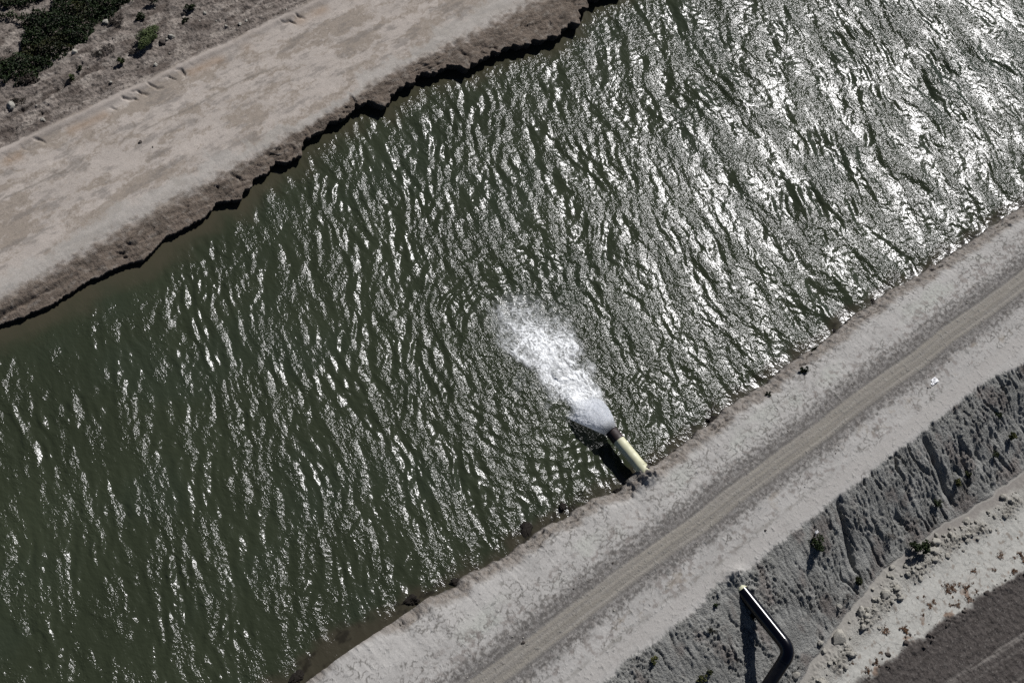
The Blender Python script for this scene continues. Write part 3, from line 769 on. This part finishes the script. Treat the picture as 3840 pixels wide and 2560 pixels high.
# wet mud clumps and snags at the water's edge
WET = simple('wet_mud', (.016, .013, .010), .75, .4, 8, .8, .15)
mud = [clod_mesh(30 + i, .28, 4, .95) for i in range(3)]
for m in mud: m.materials.append(WET)
for (px, py), s, lb in [((2672, 1572), .36, 'wet dark mud clump at the near shore right of the pipe'), ((3133, 1238), .22, 'black hollow clump under the bank right of the shore bushes'),
                        ((1972, 1988), .34, 'round wet clump of weed in the water off the near shore'), ((1712, 2182), .28, 'glistening mud clump touching the near bank'),
                        ((1538, 2248), .34, 'dark weed clump in the shallows, lowest but one along the near bank'), ((2112, 1892), .20, 'small wet clump in the shallows left of the pipe'),
                        ((1108, 2535), .30, 'crumbled dark mud at the bottom edge of the near bank'), ((3272, 1128), .16, 'small dark clump at the near shore far right'),
                        ((2318, 1838), .18, 'wet mud lump at the bank close below the pipe')]:
    x, y = ground_pt(px, py, .05)
    put('mud_clump', mud[hash(lb) % 1 + (px % 3)], x, y, .0, s, lb, 'mud clump')

# ------------------------------------------------------------------ plants
def leaf_faces(n, pts, size, seed, up=.35, asp=2.0):
    r = np.random.default_rng(seed)
    nrm = r.normal(size=(n, 3)); nrm[:, 2] = np.abs(nrm[:, 2]) + up; nrm /= np.linalg.norm(nrm, axis=1)[:, None]
    a = np.cross(nrm, r.normal(size=(n, 3))); a /= np.linalg.norm(a, axis=1)[:, None]
    b = np.cross(nrm, a)
    s = size * r.uniform(.6, 1.4, (n, 1)); w_ = s / asp
    bend = nrm * s * .25
    V = np.stack([pts - a * s, pts + b * w_ + bend, pts + a * s, pts - b * w_ + bend], 1)
    F = np.arange(n * 4).reshape(n, 4)
    return V.reshape(-1, 3), F
def leaf_mat(name):
    k = N(name)
    k.l(k.attr('leaf').outputs['Color'], k.p.inputs['Base Color'])
    k.p.inputs['Roughness'].default_value = .6
    k.p.inputs['Specular IOR Level'].default_value = .2
    return k.m
LEAF = leaf_mat('leaf')
STEM = simple('dry_stem', (.12, .095, .065), .9, .2, 20, 0)
def crown_points(n, rx, ry, rz, seed, clumps=9):
    r = np.random.default_rng(seed)
    cc = r.normal(size=(clumps, 3)); cc /= np.linalg.norm(cc, axis=1)[:, None]; cc *= r.uniform(.25, .85, (clumps, 1))
    cr_ = r.uniform(.22, .45, clumps)
    k = r.integers(0, clumps, n)
    q = r.normal(size=(n, 3)); q /= np.linalg.norm(q, axis=1)[:, None]; q *= r.uniform(0, 1, (n, 1)) ** .45
    p = cc[k] + q * cr_[k][:, None]
    p *= np.array([rx, ry, rz]); p[:, 2] += rz * .9
    p[:, 2] = np.maximum(p[:, 2], .02)
    return p, k
def shrub(name, x, y, z, rx, ry, rz, n, size, colA, colB, label, cat, seed, stems=7, group=None, up=.35, asp=2.0):
    root = empty(name, (x, y, z), label, cat, group)
    p, k = crown_points(n, rx, ry, rz, seed)
    V, F = leaf_faces(n, p, size, seed + 1, up, asp)
    r = np.random.default_rng(seed + 2)
    t = np.clip(r.normal(.45, .25, n) + (k % 3 - 1) * .15, 0, 1)[:, None]
    c = np.repeat(np.array(colA)[None] * (1 - t) + np.array(colB)[None] * t, 4, 0)
    link('foliage', raw_mesh('foliage', V, F, False, {'leaf': c}), LEAF, root)
    if stems:
        Vs, Fs = [], []
        for i in range(stems):
            e = p[r.integers(0, n)] * .9
            a, f = tube([(e[0] * .1, e[1] * .1, -.05), (e[0] * .5, e[1] * .5, e[2] * .65), tuple(e)], [.014, .010, .004], 5)
            o_ = len(Vs); Vs += [tuple(q) for q in a]; Fs += [tuple(o_ + w_ for w_ in ff) for ff in f]
        link('stem', raw_mesh('stem', Vs, Fs), STEM, root)
    return root
DG, MG = (.012, .022, .008), (.045, .065, .02)
YG, OL = (.055, .06, .018), (.16, .155, .055)
shr = [((3062, 2045), .40, .62, .38, 900, .05, DG, MG, 'dark green leafy shrub with one white bloom, high on the grey slope'),
       ((3440, 2060), .58, .50, .46, 1300, .055, DG, MG, 'largest dark green shrub, at the toe of the slope beside the clod heap'),
       ((3222, 2185), .27, .30, .28, 500, .045, DG, YG, 'small dark shrub at the lower end of the slope by the sand strip'),
       ((3788, 1640), .26, .24, .30, 380, .05, (.03, .04, .012), OL, 'yellow green shrub high on the rilled slope at the right edge'),
       ((3588, 1812), .24, .22, .18, 240, .045, (.03, .04, .012), OL, 'sparse yellow green weed low on the rilled slope, left of a pair'),
       ((3626, 1785), .20, .20, .20, 220, .045, (.025, .035, .012), YG, 'sparse dull green weed low on the rilled slope, right of a pair'),
       ((3742, 1555), .27, .27, .22, 300, .05, DG, MG, 'dark spreading weed on the rilled slope, uppermost at the right edge'),
       ((3730, 1705), .20, .24, .18, 240, .045, DG, YG, 'dark little weed in a gully above the yellow pair'),
       ((3505, 1890), .26, .34, .22, 300, .045, DG, (.04, .05, .02), 'dark weed growing in the gully above the largest shrub'),
       ((2450, 2478), .22, .18, .18, 260, .045, (.03, .04, .012), OL, 'small yellowish weed alone on the slope left of the black pipe'),
       ((2630, 2545), .28, .24, .2, 300, .05, (.03, .04, .012), OL, 'yellowish weed at the bottom edge left of the pipe shadow'),
       ((2662, 2522), .16, .16, .16, 160, .04, DG, YG, 'dull green weed tucked behind the yellowish one at the bottom edge'),
       ((2686, 2270), .15, .12, .14, 130, .045, DG, MG, 'tiny dark weed near the crest left of the black pipe'),
       ((2668, 2362), .2, .14, .12, 130, .045, (.02, .022, .014), (.05, .05, .035), 'flat grey weed mid slope left of the pipe shadow'),
       ((2826, 2312), .16, .24, .16, 200, .05, (.015, .018, .008), (.05, .045, .02), 'dark drooping weed peeping out under the black pipe'),
       ((3010, 1392), .22, .22, .2, 300, .045, DG, (.04, .045, .02), 'round dark weed on the edge of the near canal bank'),
       ((2880, 1478), .14, .14, .12, 140, .04, DG, (.035, .04, .02), 'small dark weed on the near bank left of the round one'),
       ((3050, 1312), .30, .12, .12, 160, .04, DG, (.04, .045, .02), 'low strip of dark weeds at the waterline of the near bank')]
for i, ((px, py), rx, ry, rz, n, sz, ca, cb, lb) in enumerate(shr):
    x, y, z = at(px, py, near_z)
    o = shrub('shrub', x, y, z - .03, rx, ry, rz, n, sz, ca, cb, lb, 'shrub', 700 + i * 5)
    if i == 0:
        V, F = leaf_faces(14, np.random.default_rng(1).normal(size=(14, 3)) * .04 + np.array([.16, .42, .62]), .05, 4)
        link('bloom', raw_mesh('bloom', V, F, False, {'leaf': np.full((len(V), 3), .75)}), LEAF, o)
fshr = [((552, 158), .90, .66, .42, 4600, .07, (.022, .036, .012), (.13, .165, .06), 'round bright green bush standing on the rough far ground'),
        ((458, 236), .24, .22, .2, 240, .05, (.03, .045, .015), (.08, .10, .03), 'small green tuft right of centre on the rough far ground'),
        ((268, 298), .22, .24, .2, 220, .05, (.03, .045, .015), (.08, .10, .03), 'small green tuft on a pale mound of the rough far ground'),
        ((300, 262), .18, .15, .16, 150, .045, DG, (.05, .06, .025), 'tiny dark tuft by the little gully of the far ground'),
        ((525, 72), .42, .25, .22, 420, .05, DG, (.045, .055, .02), 'low dark green bush behind the round bright one'),
        ((712, 38), .40, .25, .25, 420, .05, DG, (.05, .06, .025), 'low dark bush at the top edge right of the round one'),
        ((690, 82), .24, .2, .16, 200, .045, DG, (.05, .055, .03), 'grey green tuft under the low bush at the top edge'),
        ((570, 8), .5, .3, .3, 520, .05, DG, MG, 'dark bush cut by the top edge beyond the round one'),
        ((60, 388), .5, .3, .22, 420, .05, (.03, .026, .02), (.075, .06, .045), 'brown dry bush at the left edge of the rough far ground'),
        ((120, 305), .8, .35, .22, 700, .05, (.045, .036, .03), (.10, .08, .065), 'wide low dry brush beneath the green ground cover'),
        ((450, 85), .7, .40, .22, 600, .05, (.055, .045, .038), (.11, .09, .075), 'grey brown dry brush between ground cover and round bush'),
        ((395, 195), .7, .3, .16, 480, .05, (.05, .042, .036), (.10, .085, .07), 'flat grey brown dry brush in the middle of the far ground'),
        ((500, 200), .5, .2, .12, 300, .045, (.05, .04, .035), (.09, .075, .06), 'flat brown dry brush below the round bush')]
for i, ((px, py), rx, ry, rz, n, sz, ca, cb, lb) in enumerate(fshr):
    x, y, z = at(px, py, far_z)
    dry = 'dry' in lb
    shrub('dry_bush' if dry else 'shrub', x, y, z - .03, rx, ry, rz, n, sz, ca, cb, lb, 'bush' if dry else 'shrub', 900 + i * 5, asp=4.0 if dry else (5.0 if i == 0 else 2.0))
for i, ((px, py), rx, ry, rz, lb) in enumerate([((3180, 2242), .42, .34, .18, 'pale grey dead bush at the toe above the clods'), ((3338, 2010), .34, .42, .14, 'faint grey dead bush on the smooth part of the slope')]):
    x, y, z = at(px, py, near_z)
    shrub('dead_bush', x, y, z, rx, ry, rz, 420, .045, (.11, .105, .095), (.2, .19, .175), lb, 'bush', 1100 + i * 5, asp=6)
# reddish dry tufts on the crust
tuft_meshes = []
for i in range(4):
    p, k = crown_points(120, .27, .25, .04, 1200 + i, 12)
    V, F = leaf_faces(120, p, .035, 1210 + i, .3, 2.5)
    t = np.random.default_rng(i).uniform(0, 1, (120, 1))
    c = np.repeat(np.array((.13, .07, .04)) * (1 - t) + np.array((.27, .16, .09)) * t, 4, 0)
    me = raw_mesh('dry_tuft', V, F, False, {'leaf': c}); me.materials.append(LEAF); tuft_meshes.append(me)
for i in range(46):
    x = random.uniform(32, 47); f = field_y(x)
    y = f + abs(random.gauss(.15, .7)) + .1
    if y > toe_y(x) - 1.4: continue
    s = random.uniform(.35, 1.25)
    o = bpy.data.objects.new('dry_tuft', tuft_meshes[i % 4]); COL.objects.link(o)
    o.location = (x, y, near_z(x, y) - .01); o.scale = (s, s * random.uniform(.6, 1.1), s); o.rotation_euler = (0, 0, random.uniform(0, 6.28))
    tag(o, 'low rust brown dry tuft on the cracked pale crust', 'dry tuft', 'rust brown tufts on the crust')

# green ground cover in the far corner
def cover():
    r = np.random.default_rng(77); N_ = 120000
    x = r.uniform(14, 32, N_); y = 47.4 + r.uniform(0, 1, N_) * 10
    edge = np.interp(x, [14, 18.8, 19.9, 21, 22.8, 24, 25, 26.3, 28, 32], [48.3, 48.1, 47.9, 48.1, 48.35, 48.8, 49.1, 49.4, 50.2, 51.5])
    m = y - edge + .5 * fbm(x * .8, y * .8, 3, 601)
    hole = fbm(x * .45 + 3, y * .45, 3, 602)
    hx = np.exp(-(((x - 20.9) / .9) ** 2 + ((y - 51.1) / 1.0) ** 2)) + np.exp(-(((x - 20.2) / .6) ** 2 + ((y - 50.0) / .5) ** 2))
    keep = (m > 0) & (hole < .42) & (hx < .45)
    x, y, m = x[keep], y[keep], m[keep]
    n1 = fbm(x * 1.3, y * 1.3, 4, 603); top = np.clip(.28 + .35 * n1, .05, .7) * ss(0, .5, m)
    z = np.array([far_z(a, b) for a, b in zip(x, y)]) + top * r.uniform(0, 1, len(x)) ** .5
    V, F = leaf_faces(len(x), np.stack([x, y, z], -1), .06, 78, .35, 1.7)
    t = np.clip(.4 + .5 * fbm(x * 1.0, y * 1.0, 3, 604) + r.normal(0, .2, len(x)), 0, 1)[:, None]
    ylw = (fbm(x * .5, y * .5, 2, 605) > .3)[:, None]
    c = np.array((.007, .014, .004)) * (1 - t) + np.where(ylw, np.array((.045, .045, .012)), np.array((.028, .046, .012))) * t
    me = raw_mesh('ground_cover', V, F, False, {'leaf': np.repeat(c, 4, 0)})
    tag(link('ground_cover', me, LEAF), 'dense dark green leafy growth covering the far corner', 'ground cover', kind='stuff')
cover()

# ------------------------------------------------------------------ crumpled white scrap on the roadside
def scrap():
    x, y, z = at(3505, 1427, near_z)
    root = empty('plastic_scrap', (x, y, z), 'crumpled white scrap of plastic lying beside the dirt road', 'litter')
    WH = simple('white_plastic', (.8, .8, .8), .4, .05, 10, .2)
    for dx, dy, s in ((0, 0, .17), (-.22, -.06, .09)):
        g = np.linspace(-1, 1, 12); a, b = np.meshgrid(g, g, indexing='ij')
        h = .10 + .14 * fbm(a * 1.7 + dx, b * 1.7, 3, 620)
        P = np.stack([dx + a * s * (1 + .3 * fbm(a, b, 2, 621)), dy + b * s * .8, np.maximum(h * (1 - .5 * (a * a + b * b)) * s * 5, .01)], -1)
        me = grid_mesh('crumpled_sheet', P); o = link('crumpled_sheet', me, WH, root)
scrap()
